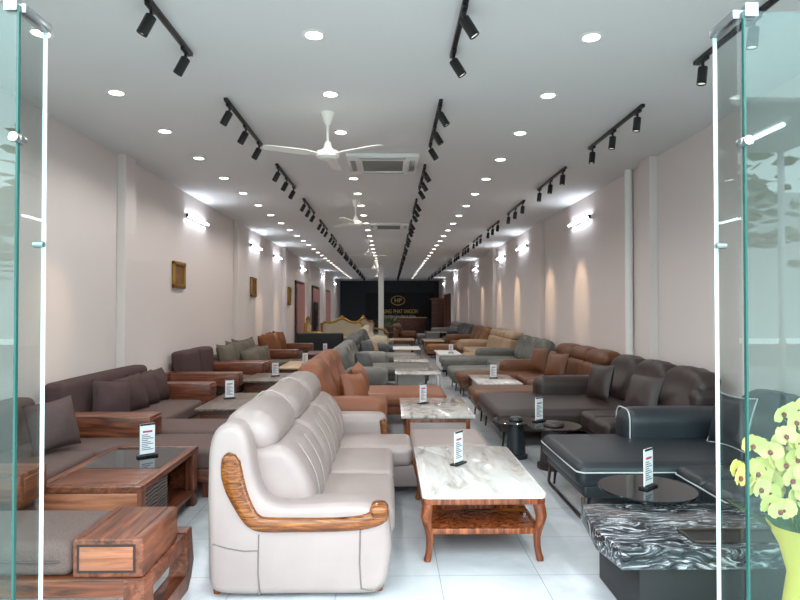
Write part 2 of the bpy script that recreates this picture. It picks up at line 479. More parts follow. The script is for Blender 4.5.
def track(rx, rn, tilt, i, proto):
    lab = 'black track rail with three cylinder spotlights, %s from the entrance in the %s ceiling row' % (ORD[i], rn)
    loc = (rx, 3.1+2.57*i+(.1 if rn == 'right' else 0), CE)
    if proto: return dup(proto, loc, lab)
    t = thing('track_light', lab, 'track light', loc, 0, 'ceiling track lights')
    MB().box(-.018, .018, 0, 1.58, -.032, 0, .003).build('rail', M['black'], t)
    for v in (.14, .80, 1.46):
        m = MB(); m.box(-.017, .017, v-.07, v+.07, -.055, -.032, .004)
        m.cyl((0, v, -.055), (0, v, -.10), .011).build('stem', M['black'], t)
        m = MB(); m.X = Matrix.Translation((0, v, -.10)) @ Matrix.Rotation(tilt, 4, 'Y')
        m.lathe([(.016, .012), (.033, .006), (.036, 0), (.036, -.13), (.033, -.132), (.031, -.118), (.01, -.117)], n=20)
        b = m.build('spot_head', M['black'], t)
        m = MB(); m.X = Matrix.Translation((0, v, -.10)) @ Matrix.Rotation(tilt, 4, 'Y')
        m.lathe([(.005, -.122), (.030, -.122), (.030, -.119), (.005, -.119)], n=16).build('lens', M['lens'], b)
    return t
for rx, rn, tl in ((-1.55, 'left', math.radians(28)), (.49, 'middle', math.radians(-32)), (2.47, 'right', math.radians(6))):
    p = None
    for i in range(14):
        q = track(rx, rn, tl, i, p); p = p or q
WARM = (1, .72, .45)
for y, e in ((10.9, 95), (13.0, 95), (16.4, 100), (19.0, 100), (22.5, 100), (26.0, 100), (30.5, 80)):
    lamp('SPOT', (2.5, y, CE-.28), e, WARM, (3.5, y, 1.9), spot_size=math.radians(34), spot_blend=.8, shadow_soft_size=.03)
for y, e in ((6.25, 70), (16.2, 90), (18.6, 90), (21.4, 60), (25.0, 60)):
    lamp('SPOT', (-1.7, y, CE-.25), e, WARM, (-3.5, y, 1.5), spot_size=math.radians(26), spot_blend=.8, shadow_soft_size=.03)

def fan(label, loc, rz, proto=None):
    if proto: return dup(proto, loc, label, rz)
    t = thing('ceiling_fan', label, 'ceiling fan', loc, rz, 'ceiling fans')
    MB().lathe([(.02, -.13), (.03, -.12), (.055, -.05), (.075, -.01), (.075, 0), (.01, 0)], n=24).build('ceiling_cup', M['fan'], t)
    MB().cyl((0, 0, -.1), (0, 0, -.34), .014).build('downrod', M['fan'], t)
    MB().lathe([(.015, -.29), (.028, -.30), (.045, -.36), (.07, -.385), (.115, -.40), (.12, -.43), (.115, -.455), (.09, -.465), (.08, -.475), (.01, -.477)], n=32).build('motor_housing', M['fan'], t)
    for j in range(3):
        m = MB(); m.X = Matrix.Rotation(j*2*PI/3, 4, 'Z') @ Matrix.Translation((0, 0, -.43)) @ Matrix.Rotation(math.radians(9), 4, 'X')
        m.prism([(.1, -.025), (.17, -.035), (.24, -.062), (.62, -.055), (.655, -.04), (.67, 0), (.655, .045), (.6, .058), (.24, .062), (.17, .035), (.1, .025)], -.004, .004, 'z', .002, 1)
        m.build('blade', M['fan'], t)
    return t
F = fan('white three-blade ceiling fan nearest the entrance, beside the air conditioner', (-.63, 6.1, CE), math.radians(86))
for y, r, w in ((11.0, 10, 'second'), (17.3, 33, 'third'), (23.5, 70, 'fourth'), (29.5, 95, 'fifth')):
    fan('white three-blade ceiling fan, %s from the entrance' % w, (-.62, y, CE), math.radians(r), F)

def aircon(label, loc, proto=None):
    if proto: return dup(proto, loc, label)
    t = thing('air_conditioner', label, 'air conditioner', loc)
    MB().box(-.47, .47, -.5, .5, -.05, 0, .012).build('panel', M['white'], t)
    m = MB()
    for q in range(18): m.box(-.27, .27, -.27+q*.031, -.255+q*.031, -.058, -.048)
    m.build('intake_grille', M['midgrey'], t, False)
    for a, b, c, d in ((-.3, .3, -.45, -.38), (-.3, .3, .38, .45), (-.43, -.36, -.3, .3), (.36, .43, -.3, .3)):
        MB().box(a, b, c, d, -.057, -.046, .004).build('louvre', M['steel'], t)
    return t
A1 = aircon('white ceiling cassette air conditioner just behind the nearest ceiling fan', (-.09, 8.15, CE))
aircon('white ceiling cassette air conditioner far down the hall, behind the second fan', (-.02, 14.3, CE), A1)

wl = None
for sx, sn in ((-1, 'left'), (1, 'right')):
    for i, y in enumerate((10.25, 15.0, 18.0, 23.5, 30.5, 37.5)):
        lab = 'lit white tube lamp high on the %s wall, %s from the entrance' % (sn, ORD[i])
        loc = (sx*(W-.0), y, 3.2)
        if wl is None:
            wl = thing('wall_lamp', lab, 'wall light', loc, 0, 'wall tube lamps')
            MB().box(0, .035, 0, 1.22, -.025, .025, .004).build('batten', M['white'], wl)
            MB().cyl((.055, .03, 0), (.055, 1.19, 0), .019).build('tube', M['tube'], wl)
            for yy in (.0, 1.19): MB().box(.03, .08, yy, yy+.03, -.03, .03, .005).build('lamp_holder', M['blackpl'], wl)
        else:
            o = dup(wl, loc, lab)
            if sx > 0: o.rotation_euler = (0, 0, PI); o.location = (W, y+1.22, 3.2)
# ------------------------------------------------------------------ left wall: pictures, windows
def picture(label, y, z, w, h, proto=None):
    t = thing('picture_frame', label, 'picture', (-W, y, z))
    m = MB(); f = .07
    for a, b, c, d in ((-w/2, w/2, h/2-f, h/2), (-w/2, w/2, -h/2, -h/2+f), (-w/2, -w/2+f, -h/2, h/2), (w/2-f, w/2, -h/2, h/2)):
        m.box(0, .05, a, b, c, d, .015)
    m.build('frame', M['gold'], t)
    MB().box(0, .02, -w/2+f, w/2-f, -h/2+f, h/2-f).build('panel', M['brown'], t)
picture('gilded picture frame nearest the entrance on the left wall', 9.97, 2.16, .55, .44)
picture('gilded picture frame in the middle of the left wall', 15.4, 2.16, .6, .5)
picture('gilded picture frame furthest down the left wall', 20.9, 2.05, .6, .62)
for i, (y0, y1) in enumerate(((22.2, 24.4), (27.0, 29.6), (32.2, 35.0))):
    m = MB(); z0, z1, f = .3, 2.66, .09
    m.box(-W, -W+.05, y0, y0+f, z0, z1).box(-W, -W+.05, y1-f, y1, z0, z1).box(-W, -W+.05, y0, y1, z1-f, z1).box(-W, -W+.05, (y0+y1)/2-.04, (y0+y1)/2+.04, z0, z1)
    o = struct('window_%d' % (i+1), m, M['dwal'])
    c = MB()
    n = 40; pts = []
    for q in range(n+1):
        yy = y0+.1+(y1-y0-.2)*q/n; pts.append((-W+.075+.02*math.sin(q*1.5), yy))
    c.prism(pts+[(p[0]-.012, p[1]) for p in reversed(pts)], .35, 2.55, 'z')
    o = c.build('curtain', M['curtain']); tag(o, 'pink curtain over the %s window on the left wall' % ('nearest', 'middle', 'furthest')[i], 'curtain')

# ------------------------------------------------------------------ furniture generators
def pillow(name, label, loc, w, h, t, mat, rz=0, lean=0, roll=0, group=None, piping=None, seed=0, cat='cushion'):
    th = thing(name, label, cat, loc, 0, group)
    m = MB(); X = Matrix.Rotation(rz, 4, 'Z') @ Matrix.Rotation(lean, 4, 'X') @ Matrix.Rotation(roll, 4, 'Y')
    m.X = X; m.pillow(w, h, t, seed=seed); m.build('cushion_cover', mat, th)
    m = MB(); m.X = X; n = 10; pts = []
    def edge(a, b): return (a*w/2*(1-.09*(1-b*b)*abs(a)), 0, b*h/2*(1-.09*(1-a*a)*abs(b)))
    for q in range(n): pts.append(edge(-1+2*q/n, -1))
    for q in range(n): pts.append(edge(1, -1+2*q/n))
    for q in range(n): pts.append(edge(1-2*q/n, 1))
    for q in range(n): pts.append(edge(-1, 1-2*q/n))
    m.tube(pts, .006 if piping else .004, 6, True); m.build('piping', piping or mat, th)
    return th

def sign(label, loc, rz, proto=[None]):
    if proto[0]: return dup(proto[0], loc, label, rz)
    t = thing('price_sign', label, 'sign', loc, rz, 'price signs on the tables')
    MB().box(-.075, .075, -.03, .03, 0, .014, .003).build('stand_base', M['blackpl'], t)
    MB().box(-.055, .055, -.004, .004, .012, .25).build('card', M['paper'], t, False)
    m = MB()
    for sd in (-1, 1):
        m.box(-.055, .055, sd*.0042, sd*.005, .236, .25).box(-.055, .055, sd*.0042, sd*.005, .014, .02)
    m.build('card_border', M['blackpl'], t, False)
    m = MB()
    for sd in (-1, 1):
        for q in range(9): m.box(-.042, .042-.02*((q*7) % 3), sd*.0042, sd*.005, .05+q*.014, .056+q*.014)
    m.build('printed_lines', M['ink'], t, False)
    m = MB()
    for sd in (-1, 1): m.box(-.035, .035, sd*.0042, sd*.005, .182, .196)
    m.build('printed_price', M['redink'], t, False)
    proto[0] = t; return t

def loop(x0, x1, y0, y1, z, r, n=5):
    pts = []
    for cx, cy, a0 in ((x1-r, y1-r, 0), (x0+r, y1-r, 90), (x0+r, y0+r, 180), (x1-r, y0+r, 270)):
        for q in range(n+1):
            a = math.radians(a0+90*q/n); pts.append((cx+r*math.cos(a), cy+r*math.sin(a), z))
    return pts

def sectional(label, X0, s, Y0, L, mat, D=1.05, seat=.44, back=.92, nseat=3, nback=3, near=None, far=None, arm_near=None, arm_far=None,
              style='puff', bv=None, pipe=None, leg='peg', backmat=None, low=.14, name='sectional_sofa', m=5, lean=.2):
    """u = distance from the back, v along the wall; near/far = (width, reach) of a chaise; arms = (width, u0, u1, height)"""
    t = thing(name, label, 'sofa', (X0, Y0, 0))
    bm = backmat or mat
    v0, v1 = 0, L
    if near: v0 = near[0]
    if far: v1 = L-far[0]
    a0 = arm_near[0] if arm_near else 0; a1 = arm_far[0] if arm_far else 0
    s0 = max(v0, a0 if not near else 0); s1 = min(v1, L-a1 if not far else L)
    MB().box(s*.04, s*(D-.05), .02, L-.02, low, seat-.16, .03, 3).build('base', mat, t)
    MB().cush(0, s*.2, .01, L-.01, low, back-.2 if style != 'low' else back, .05, 0, m=3).build('back_frame', bm, t)
    n = nseat; w = (s1-s0)/n
    for i in range(n):
        MB().cush(s*.2, s*D, s0+i*w+.003, s0+(i+1)*w-.003, seat-.2, seat-.015, .055, .02, .006, m).build('seat_cushion', mat, t)
    for c, a, b in ((near, 0, v0), (far, v1, L)):
        if not c: continue
        lo = a+(a1*0) ; E = c[1]
        MB().box(s*.2, s*(E-.05), a+.03, b-.03, low, seat-.17, .03, 3).build('chaise_base', mat, t)
        q = MB().cush(s*.2, s*E, a, b, seat-.2, seat-.01, .07, .025, .01, m+2).build('chaise_cushion', mat, t)
        if pipe:
            MB().tube([(s*x, y, z) for x, y, z in loop(.2, E+.004, a-.004, b+.004, seat-.075, .07)], .006, 6, True).build('piping', pipe, q)
    if pipe:
        MB().tube([(s*x, y, seat-.075) for x, y in ((.3, s0), (D-.03, s0), (D+.003, s0+.04), (D+.003, s1-.04), (D-.03, s1))], .006, 6).build('piping', pipe, t)
    for c, a, b in ((arm_near, 0, a0), (arm_far, L-a1, L)):
        if not c: continue
        q = MB().cush(s*c[1], s*c[2], a, b, seat-.12, c[3], min(.11, c[0]*.42), .015, .01, m).build('armrest', mat, t)
        if pipe:
            hz = (c[3]-seat+.12)
            pts = [(s*(c[2]-.035), y, z) for y, z, _ in [(p[0], p[1], 0) for p in loop(a, b, seat-.1, c[3]+.006, 0, .1)]]
            MB().tube(pts, .006, 6, True).build('piping', pipe, q)
    b0, b1 = bv if bv else (a0, L-a1); w = (b1-b0)/nback
    for i in range(nback):
        c0, c1 = b0+i*w+.004, b0+(i+1)*w-.004
        sh = lambda p, a, b, g: (p.x-s*(p.z-seat)*lean, p.y, p.z)
        if style == 'puff':
            def sh2(p, a, b, g):
                k = max(0, (p.z-seat)/(back-seat))
                return (p.x-s*(p.z-seat)*lean+s*.05*math.sin(k*PI*2)*(1-b*b), p.y, p.z-.035*k*(b*b)**2+.006*math.sin(b*14)*k)
            MB().cush(s*.14, s*.42, c0, c1, seat-.06, back, .1, .03, .02, m+2, sh2).build('backrest', bm, t)
        elif style == 'headrest':
            MB().cush(s*.16, s*.42, c0, c1, seat-.06, back-.19, .07, .02, .015, m, sh).build('backrest', bm, t)
            MB().cush(s*.10, s*.40, c0, c1, back-.22, back, .095, .02, .01, m, sh).build('headrest', bm, t)
        elif style == 'low': pass
    us = [(.1, .08), (.1, L-.08)]
    us += [((near[1] if near else D)-.12, .1), ((far[1] if far else D)-.12, L-.1)]
    if near: us.append((near[1]-.12, near[0]-.1))
    if far: us.append((far[1]-.12, L-far[0]+.1))
    for u, v in us:
        if leg == 'peg': MB().cyl((s*u, v, low+.02), (s*(u+.02), v, 0), .016, .010, 10).build('leg', M['black'], t)
        elif leg == 'block': MB().box(s*(u-.03), s*(u+.03), v-.03, v+.03, 0, low+.02, .008).build('leg', M['dwal'], t)
    return t

def block_table(label, x0, x1, y0, y1, z, top, body, style='legs', legmat=None, name='coffee_table'):
    cx, cy = (x0+x1)/2, (y0+y1)/2; t = thing(name, label, 'table', (cx, cy, 0)); a, b = (x1-x0)/2, (y1-y0)/2
    MB().box(-a, a, -b, b, z-.03, z, .006).build('tabletop', top, t)
    lm = legmat or body
    if style == 'legs':
        MB().box(-a+.03, a-.03, -b+.03, b-.03, z-.12, z-.03, .006).build('apron', body, t)
        for i in (-1, 1):
            for j in (-1, 1): MB().cyl((i*(a-.06), j*(b-.06), z-.1), (i*(a-.03), j*(b-.03), 0), .02, .012, 10).build('leg', lm, t)
    elif style == 'box':
        MB().box(-a+.05, a-.05, -b+.05, b-.05, .05, z-.03, .008).build('body', body, t)
        MB().box(-a+.1, a-.1, -b+.1, b-.1, 0, .05).build('plinth', M['blackpl'], t)
        MB().box(-a+.1, a-.1, -b+.035, -b+.055, .09, z-.08, .004).build('drawer', lm, t)
    elif style == 'frame':
        for j in (-1, 1):
            y = j*(b-.02)
            MB().tube([(-a+.02, y, z-.04), (-a+.02, y, .015), (a-.02, y, .015), (a-.02, y, z-.04)], .016, 6).build('metal_frame', lm, t)
        MB().box(-a+.06, a*.3, -b+.05, b-.05, .1, z-.03, .006).build('drawer_unit', body, t)
        MB().box(-a+.06, a-.06, -b+.05, b-.05, .08, .1).build('shelf', body, t)
    return t

def wood_sofa(label, Y0, L, back, D=1.0, chaise=None, near_arm=True, far_arm=True, backmat=None, nback=1, seatmat=None, v_back=None, arm_u=(.0, 1.0), name='wooden_sofa', arm_w=.28):
    X0 = -W+.05; t = thing(name, label, 'sofa', (X0, Y0, 0)); sm = seatmat or M['fbrown']
    m = MB().box(.02, D, 0, L, .14, .25, .01)
    m.build('frame', M['walY'], t)
    if chaise:
        MB().box(D, chaise[2], chaise[0], chaise[1], .14, .25, .01).build('chaise_frame', M['walX'], t)
        MB().cush(.18, chaise[2]+.01, chaise[0], chaise[1], .24, .42, .045, .012, .006, 6).build('chaise_cushion', sm, t)
    a0 = arm_w if near_arm else 0; a1 = arm_w if far_arm else 0
    s0, s1 = a0, L-a1
    if chaise:
        if chaise[0] < L/2: s0 = chaise[1]
        else: s1 = chaise[0]
    MB().cush(.18, D+.01, s0+.003, s1-.003, .24, .42, .045, .012, .006, 6).build('seat_cushion', sm, t)
    MB().box(0, .07, .0, L, .14, .62, .01).build('back_frame', M['walY'], t)
    if back:
        b0, b1 = v_back or (a0, L-a1); w = (b1-b0)/nback
        for i in range(nback):
            MB().cush(.05, .27, b0+i*w+.004, b0+(i+1)*w-.004, .36, back, .06, .01, .01, 6, lambda p, a, b, g: (p.x-(p.z-.4)*.1, p.y, p.z)).build('backrest', backmat or M['fdark'], t)
    for on, a, b in ((near_arm, 0, arm_w), (far_arm, L-arm_w, L)):
        if not on: continue
        q = MB().box(.02+arm_u[0], arm_u[1], a, b, .42, .62, .012).build('arm', M['walX'], t)
        MB().box(arm_u[1]-.01, arm_u[1]+.012, a+.03, b-.03, .45, .59, .004).build('end_panel', M['walY'], q)
    for u, v in ((.1, .1), (.1, L-.1), (D-.1, .1), (D-.1, L-.1)): MB().box(u-.04, u+.04, v-.04, v+.04, 0, .15, .008).build('leg', M['walZ'], t)
    if chaise:
        for v in (chaise[0]+.08, chaise[1]-.08): MB().box(chaise[2]-.12, chaise[2]-.04, v-.04, v+.04, 0, .15, .008).build('leg', M['walZ'], t)
    return t

# ------------------------------------------------------------------ HERO grey sofa (centre front)
def hero():
    t = thing('leather_sofa', 'light grey leather corner sofa with curved zebra-grain wood trim on its near arm', 'sofa', (-.5, 3.33, 0))
    OX = .5                                   # local x = world x + .5, local y = world y - 3.33
    L = 2.6
    # near end: tall ear sweeping down into the arm
    ear = [(-.99, .075), (-1.0, .15), (-1.005, .35), (-1.007, .55), (-1.005, .72), (-1.0, .82), (-.98, .90), (-.94, .95), (-.88, .967), (-.82, .945), (-.785, .89), (-.767, .8),
           (-.75, .7), (-.725, .61), (-.68, .545), (-.60, .515), (-.45, .515), (-.30, .52), (-.16, .52), (-.07, .505), (-.015, .465), (.005, .38), (.012, .28), (.0, .17), (-.02, .085),
           (-.06, .035), (-.14, .02), (-.35, .02), (-.6, .02), (-.8, .02), (-.91, .025), (-.965, .042)]
    MB().soft_prism(spline([(x+OX, z) for x, z in ear]), .0, .25, .05).build('end_panel', M['greyl'], t)
    P = [(-.862, .805), (-.872, .77), (-.866, .69), (-.845, .61), (-.815, .54), (-.78, .475), (-.745, .435), (-.69, .415), (-.55, .412), (-.35, .412), (-.2, .418), (-.12, .43), (-.06, .455), (-.03, .485)]
    Wd = [.04, .105, .125, .12, .105, .098, .092, .086, .082, .08, .08, .085, .095, .05]
    pp, ww = open_spline([(x+OX, z) for x, z in P], Wd)
    MB().ribbon(pp, ww, .002, .028, 14).build('wood_trim', M['hony'], t)
    MB().cush(-.11+OX, -.005+OX, -.028, .10, .42, .52, .035, .004, m=3).build('wood_arm_end', M['hony'], t)
    # seams on the end face
    MB().tube([(x+OX, -.001, z) for x, z in ((-.97, .31), (-.9, .288), (-.8, .27), (-.72, .272), (-.718, .36))], .004, 6).tube([(x+OX, -.002, z) for x, z in ((-.72, .27), (-.722, .15), (-.71, .03))], .004, 6)\
        .tube([(x+OX, -.002, z) for x, z in ((-.16, .38), (-.165, .2), (-.155, .06), (-.08, .045), (-.03, .08))], .004, 6).build('seam', M['groove'], t)
    # back body
    sec = [(-1.04, .08), (-1.045, .5), (-1.04, .83), (-1.01, .92), (-.95, .955), (-.86, .95), (-.78, .86), (-.70, .45), (-.62, .3), (-.62, .08)]
    sec = [(x*.97, z) for x, z in sec]
    MB().prism([(x+OX, z) for x, z in sec], .2, L-.02, 'y', .05, 4).build('back_shell', M['greyl'], t)
    # head roll and channelled backs, three sections
    v0, v1 = .14, L-.06; w = (v1-v0)/3
    for i in range(3):
        a, b = v0+i*w+.002, v0+(i+1)*w-.002
        def hf(p, aa, bb, g): return (p.x-(p.z-.9)*.15, p.y, p.z)
        MB().cush(-.97+OX, -.66+OX, a, b, .75, 1.0, .12, .015, .006, 7, hf).build('headrest', M['greyl'], t)
        def bf(p, aa, bb, g):
            d = (p.z-.42)*.42
            ch = .014*abs(math.sin((bb*.5+.5)*PI*3)) if aa > .2 else 0
            bul = .05*math.sin(max(0, min(1, (p.z-.40)/.42))*PI) if aa > 0 else 0
            return (p.x-d+ch+bul, p.y, p.z)
        q = MB().cush(-.72+OX, -.44+OX, a, b, .38, .81, .07, .0, .0, 18, bf).build('backrest', M['greyl'], t)
    # stitched seams across the head roll
    for i in (1, 2):
        y = v0+i*w
        MB().tube([(x+OX, y, z) for x, z in ((-.99, .86), (-.975, .95), (-.9, 1.015), (-.83, 1.025), (-.75, .99), (-.69, .91), (-.675, .84))], .005, 6).build('head_seam', M['seam'], t)
    for i in range(3):
        for f in (1/3, 2/3):
            y = v0+(i+f)*w
            pts = []
            for q in range(9):
                z = .44+.33*q/8; bul = .05*math.sin(max(0, min(1, (z-.40)/.42))*PI)
                pts.append((-.44+OX-(z-.42)*.42+bul+.004, y, z))
            MB().tube(pts, .004, 6).build('back_stitching', M['seam'], t)
    # seats
    for a, b in ((.25, 1.02), (1.02, 1.81)):
        MB().cush(-.62+OX, .03+OX, a+.002, b-.002, .24, .425, .06, .018, .006, 7).build('seat_cushion', M['greyl'], t)
        MB().box(-.9+OX, .0+OX, a, b, .07, .26, .02, 3).build('seat_base', M['greyl'], t)
    MB().cush(-.62+OX, .20+OX, 1.812, L-.22, .24, .425, .06, .012, .004, 7).build('seat_cushion', M['greyl'], t)
    MB().cush(.2+OX, .88+OX, 1.812, L, .24, .425, .06, .012, .004, 7).build('chaise_cushion', M['greyl'], t)
    MB().box(-.9+OX, .85+OX, 1.84, L-.03, .07, .26, .02, 3).build('chaise_base', M['greyl'], t)
    MB().cush(-.66+OX, -.03+OX, L-.26, L, .2, .60, .07, .01, .006, 6).build('far_armrest', M['greyl'], t)
    MB().ribbon([(-.07+OX, .56), (-.05+OX, .5), (-.045+OX, .42), (-.04+OX, .36)], [.05, .075, .07, .05], L-.265, .02, 12).build('wood_arm_cap', M['hony'], t)
    for x, y in ((-.97, .1), (-.06, .12), (-.97, L-.1), (.78, L-.1), (.78, 1.92)):
        MB().cyl((x+OX, y, 0), (x+OX, y, .09), .022, .034, 12).build('foot', M['hony'], t)
hero()

# ------------------------------------------------------------------ white marble table with carved legs
def marble_table():
    t = thing('coffee_table', 'white marble coffee table on carved curved wooden legs, in front of the grey leather sofa', 'table', (.6, 4.45, 0))
    a, b = .395, .66
    def rr(a, b, r, n=5): return [(p[0], p[1]) for p in loop(-a, a, -b, b, 0, r, n)]
    MB().prism(rr(a, b, .03), .402, .43, 'z', .006, 2).build('marble_top', M['marble'], t)
    MB().prism(rr(a-.004, b-.004, .03), .365, .402, 'z', .008, 2).build('top_frame', M['honyv'], t)
    for i in (-1, 1):
        for j in (-1, 1):
            x, y = i*(a-.045), j*(b-.045)
            f = lambda o, z: (x+i*o*.7, y+j*o*.7, z)
            MB().tube([f(0, .37), f(.012, .33), f(.022, .285), f(.012, .24), f(-.004, .19), f(-.01, .14), f(-.008, .09), f(0, .045), f(.012, .012), f(.014, 0)],
                      [.036, .038, .036, .031, .027, .024, .022, .022, .024, .022], 12).build('leg', M['honyv'], t)
    MB().box(-a+.05, a-.05, -b+.05, b-.05, .175, .20, .006).build('shelf', M['honyv'], t)
    m = MB()
    m.box(-a+.03, a-.03, -b+.03, -b+.06, .168, .206, .008).box(-a+.03, a-.03, b-.06, b-.03, .168, .206, .008)
    m.box(-a+.03, -a+.06, -b+.03, b-.03, .168, .206, .008).box(a-.06, a-.03, -b+.03, b-.03, .168, .206, .008).build('shelf_rail', M['honyv'], t)
    d = MB().box(-a+.06, a-.06, -b+.36, b-.36, .20, .366, .004).build('drawer_box', M['hony'], t)
    m = MB()
    m.box(-a+.1, a-.1, -b+.348, -b+.362, .225, .345, .004).build('drawer_front', M['honyv'], d)
marble_table()
sign('white price card standing on the white marble coffee table with carved legs', (.52, 4.53, .43), math.radians(52))

# ------------------------------------------------------------------ left: walnut table with black glass
def walnut_table():
    t = thing('coffee_table', 'walnut coffee table with a black glass inset and open side niche, front left', 'table', (-1.92, 4.43, 0))
    a, b, z = .345, .57, .47
    m = MB()
    m.box(-a, a, -b, -b+.07, z-.04, z, .005).box(-a, a, b-.05, b, z-.04, z, .005).box(-a, -a+.06, -b+.07, b-.05, z-.04, z, .005).box(a-.06, a, -b+.07, b-.05, z-.04, z, .005)
    m.build('top_frame', M['walY'], t)
    MB().box(-a+.06, a-.06, -b+.07, -b+.46, z-.035, z-.003, .003).build('top_board', M['walX'], t)
    MB().box(-a+.06, a-.06, -b+.462, b-.05, z-.02, z-.002).build('glass_inset', M['glassblk'], t, False)
    m = MB()
    m.box(-a+.01, a-.01, -b+.01, -b+.03, .12, z-.04).box(-a+.01, a-.01, b-.03, b-.01, .12, z-.04).box(-a+.01, -a+.03, -b+.03, b-.03, .12, z-.04).box(-a+.03, a-.02, -.10, -.08, .12, z-.04)
    m.build('body', M['walY'], t)
    MB().box(-a+.02, a-.03, -b+.002, -b+.012, .13, z-.045, .002).build('front_panel', M['walL'], t)
    MB().box(-a+.01, a-.005, -b+.01, b-.01, .10, .13, .004).build('bottom_shelf', M['walY'], t)
    MB().box(a-.035, a-.008, -b+.07, -.10, .15, z-.05, .004).build('carved_drawer', M['carved'], t)
    MB().box(a-.03, a-.004, -b+.005, -b+.075, .12, z-.04).build('side_post', M['walZ'], t)
    for i in (-1, 1):
        for j in (-1, 1): MB().box(i*(a-.005), i*(a-.085), j*(b-.01), j*(b-.09), 0, z-.041 if j > 0 else .13, .008).build('leg', M['walZ'], t)
walnut_table()
sign('white price card on the black glass of the walnut coffee table, front left', (-1.86, 4.66, .47), math.radians(38))

# daybed nearest the camera on the left
def daybed():
    t = thing('daybed', 'walnut daybed with brown seat pad and boxy drawer arm, nearest the camera on the left', 'daybed', (-1.9, 2.86, 0))
    OX = 1.9
    q = MB().box(-1.49+OX, -1.16+OX, .0, .47, .335, .52, .012, 3).build('drawer_arm', M['walY'], t)
    MB().box(-1.467+OX, -1.193+OX, -.0015, .01, .360, .494).build('panel_groove', M['groovew'], q, False)
    MB().box(-1.455+OX, -1.205+OX, -.004, .01, .372, .482, .003).build('front_panel', M['walL'], q)
    m = MB(); z = .5205
    m.box(-1.455+OX, -1.445+OX, .03, .45, z-.003, z+.0015).box(-1.215+OX, -1.205+OX, .03, .45, z-.003, z+.0015).build('top_inlay', M['dwal'], q)
    MB().cush(-2.95+OX, -1.495+OX, .0, .50, .335, .50, .05, .015, .008, 8).build('seat_pad', M['fbrown'], t)
    MB().tube([(-2.9+OX, -.008, .415), (-1.56+OX, -.008, .415), (-1.505+OX, .03, .415)], .006, 6).build('seat_piping', M['fpil'], t)
    MB().box(-2.95+OX, -1.15+OX, -.01, .56, .245, .335, .01, 3).build('frame_rail', M['walX'], t)
    # looped end leg, splayed
    m = MB()
    m.prism([(-.016, .33), (-.016, .02), (.02, 0), (.60, 0), (.66, .06), (.70, .14), (.66, .34), (.56, .34), (.60, .16), (.57, .09), (.14, .09), (.09, .12), (.09, .33)], -1.245+OX, -1.144+OX, 'x', .008, 2)
    m.build('loop_leg', M['walY'], t)
    m = MB()
    m.prism([(-.016, .33), (-.016, .02), (.02, 0), (.60, 0), (.66, .06), (.66, .33), (.57, .33), (.57, .09), (.14, .09), (.09, .12), (.09, .33)], -2.956+OX, -2.86+OX, 'x', .008, 2)
    m.build('loop_leg', M['walY'], t)
daybed()

# left wall sofas
wood_sofa('brown fabric walnut sofa nearest the entrance on the left, low wooden arms', 3.6, 2.2, .80, .98, (1.5, 2.16, 1.98), True, True, M['fbrown'], 2, None, (.12, 1.96), (0, 1.27))
def lp(label, x, y, z, sz, mat, yaw, lean, seed, group, h=None, t=.24): return pillow('throw_pillow', label, (x, y, z), sz, h or sz, t, mat, yaw, lean, math.radians((seed*37 % 17)-8), group, None, seed)
G1 = 'pillows on the nearest brown sofa'
lp('brown throw pillow upright at the far end of the nearest left sofa', -2.78, 5.02, .64, .42, M['fpil'], math.radians(62), math.radians(-12), 1, G1)
lp('brown throw pillow at the near end of the nearest left sofa, seen through the glass', -2.98, 4.2, .64, .45, M['fpil'], math.radians(70), math.radians(-14), 2, G1)

wood_sofa('dark brown fabric sofa with four pillows in a row, second along the left wall', 5.9, 2.3, .86, 1.0, (0, .64, 1.95), False, True, M['fdark'], 1, None, (.1, 2.2), (.35, 1.1))
for i, (y, yaw, nm) in enumerate(((6.55, 52, 'nearest'), (7.0, 62, 'second'), (7.38, 70, 'third'), (7.75, 76, 'furthest'))):
    lp('dark brown throw pillow, %s of the four on the second left sofa' % nm, -3.0+.0*i, y, .62, .43, M['fdark'], math.radians(yaw), math.radians(-14), 5+i, 'pillows on the second left sofa')
block_table('low grey-brown wooden coffee table in front of the four-pillow sofa', -2.25, -1.4, 6.95, 8.3, .45, M['greywood'], M['dwal'], 'box')
sign('white price card on the grey-brown table before the four-pillow sofa', (-2.05, 7.75, .45), math.radians(30))
wood_sofa('dark brown wooden sofa with a plain high back, third along the left wall', 9.2, 2.0, .92, 1.0, None, True, True, M['fdark'], 2, None, (.3, 1.9), (.1, 1.15))
block_table('low brown wooden table in front of the third left sofa', -2.38, -1.45, 9.65, 10.85, .45, M['greywood'], M['dwal'], 'box')
sign('white price card on the brown table before the third left sofa', (-1.95, 10.3, .45), math.radians(25))
wood_sofa('grey-green wooden sofa heaped with grey pillows along the left wall', 11.25, 2.95, .72, 1.0, (2.25, 2.9, 1.7), True, False, M['fgreen'], 2, M['fgreen'], None, (.1, 1.2))
for i, (x, y, z) in enumerate(((-3.1, 11.55, .66), (-3.1, 12.2, .68), (-3.12, 12.75, .68), (-3.12, 13.3, .68), (-2.75, 11.95, .58), (-2.72, 12.45, .60), (-2.75, 12.95, .60))):
    back = i < 4
    lp('grey-green pillow in the %s row on the grey-green sofa, %s from the entrance' % ('back' if back else 'front', ORD[i if back else i-4]), x, y, z, .56 if back else .46, M['fgreen'], math.radians(75-4*i), math.radians(-16), 20+i, 'grey-green pillows on the left')
block_table('pale-topped wooden table in front of the grey-green pillow sofa', -2.2, -1.3, 11.75, 13.3, .45, M['oak'], M['dwal'], 'box')
sign('white price card on the pale-topped table before the grey-green pillow sofa', (-1.75, 12.5, .45), math.radians(25))
wood_sofa('wooden sofa with rust-brown pillows, furthest along the left wall', 14.4, 3.0, .68, 1.0, None, True, True, M['forange'], 2, M['fgreen'], None, (.1, 1.25))
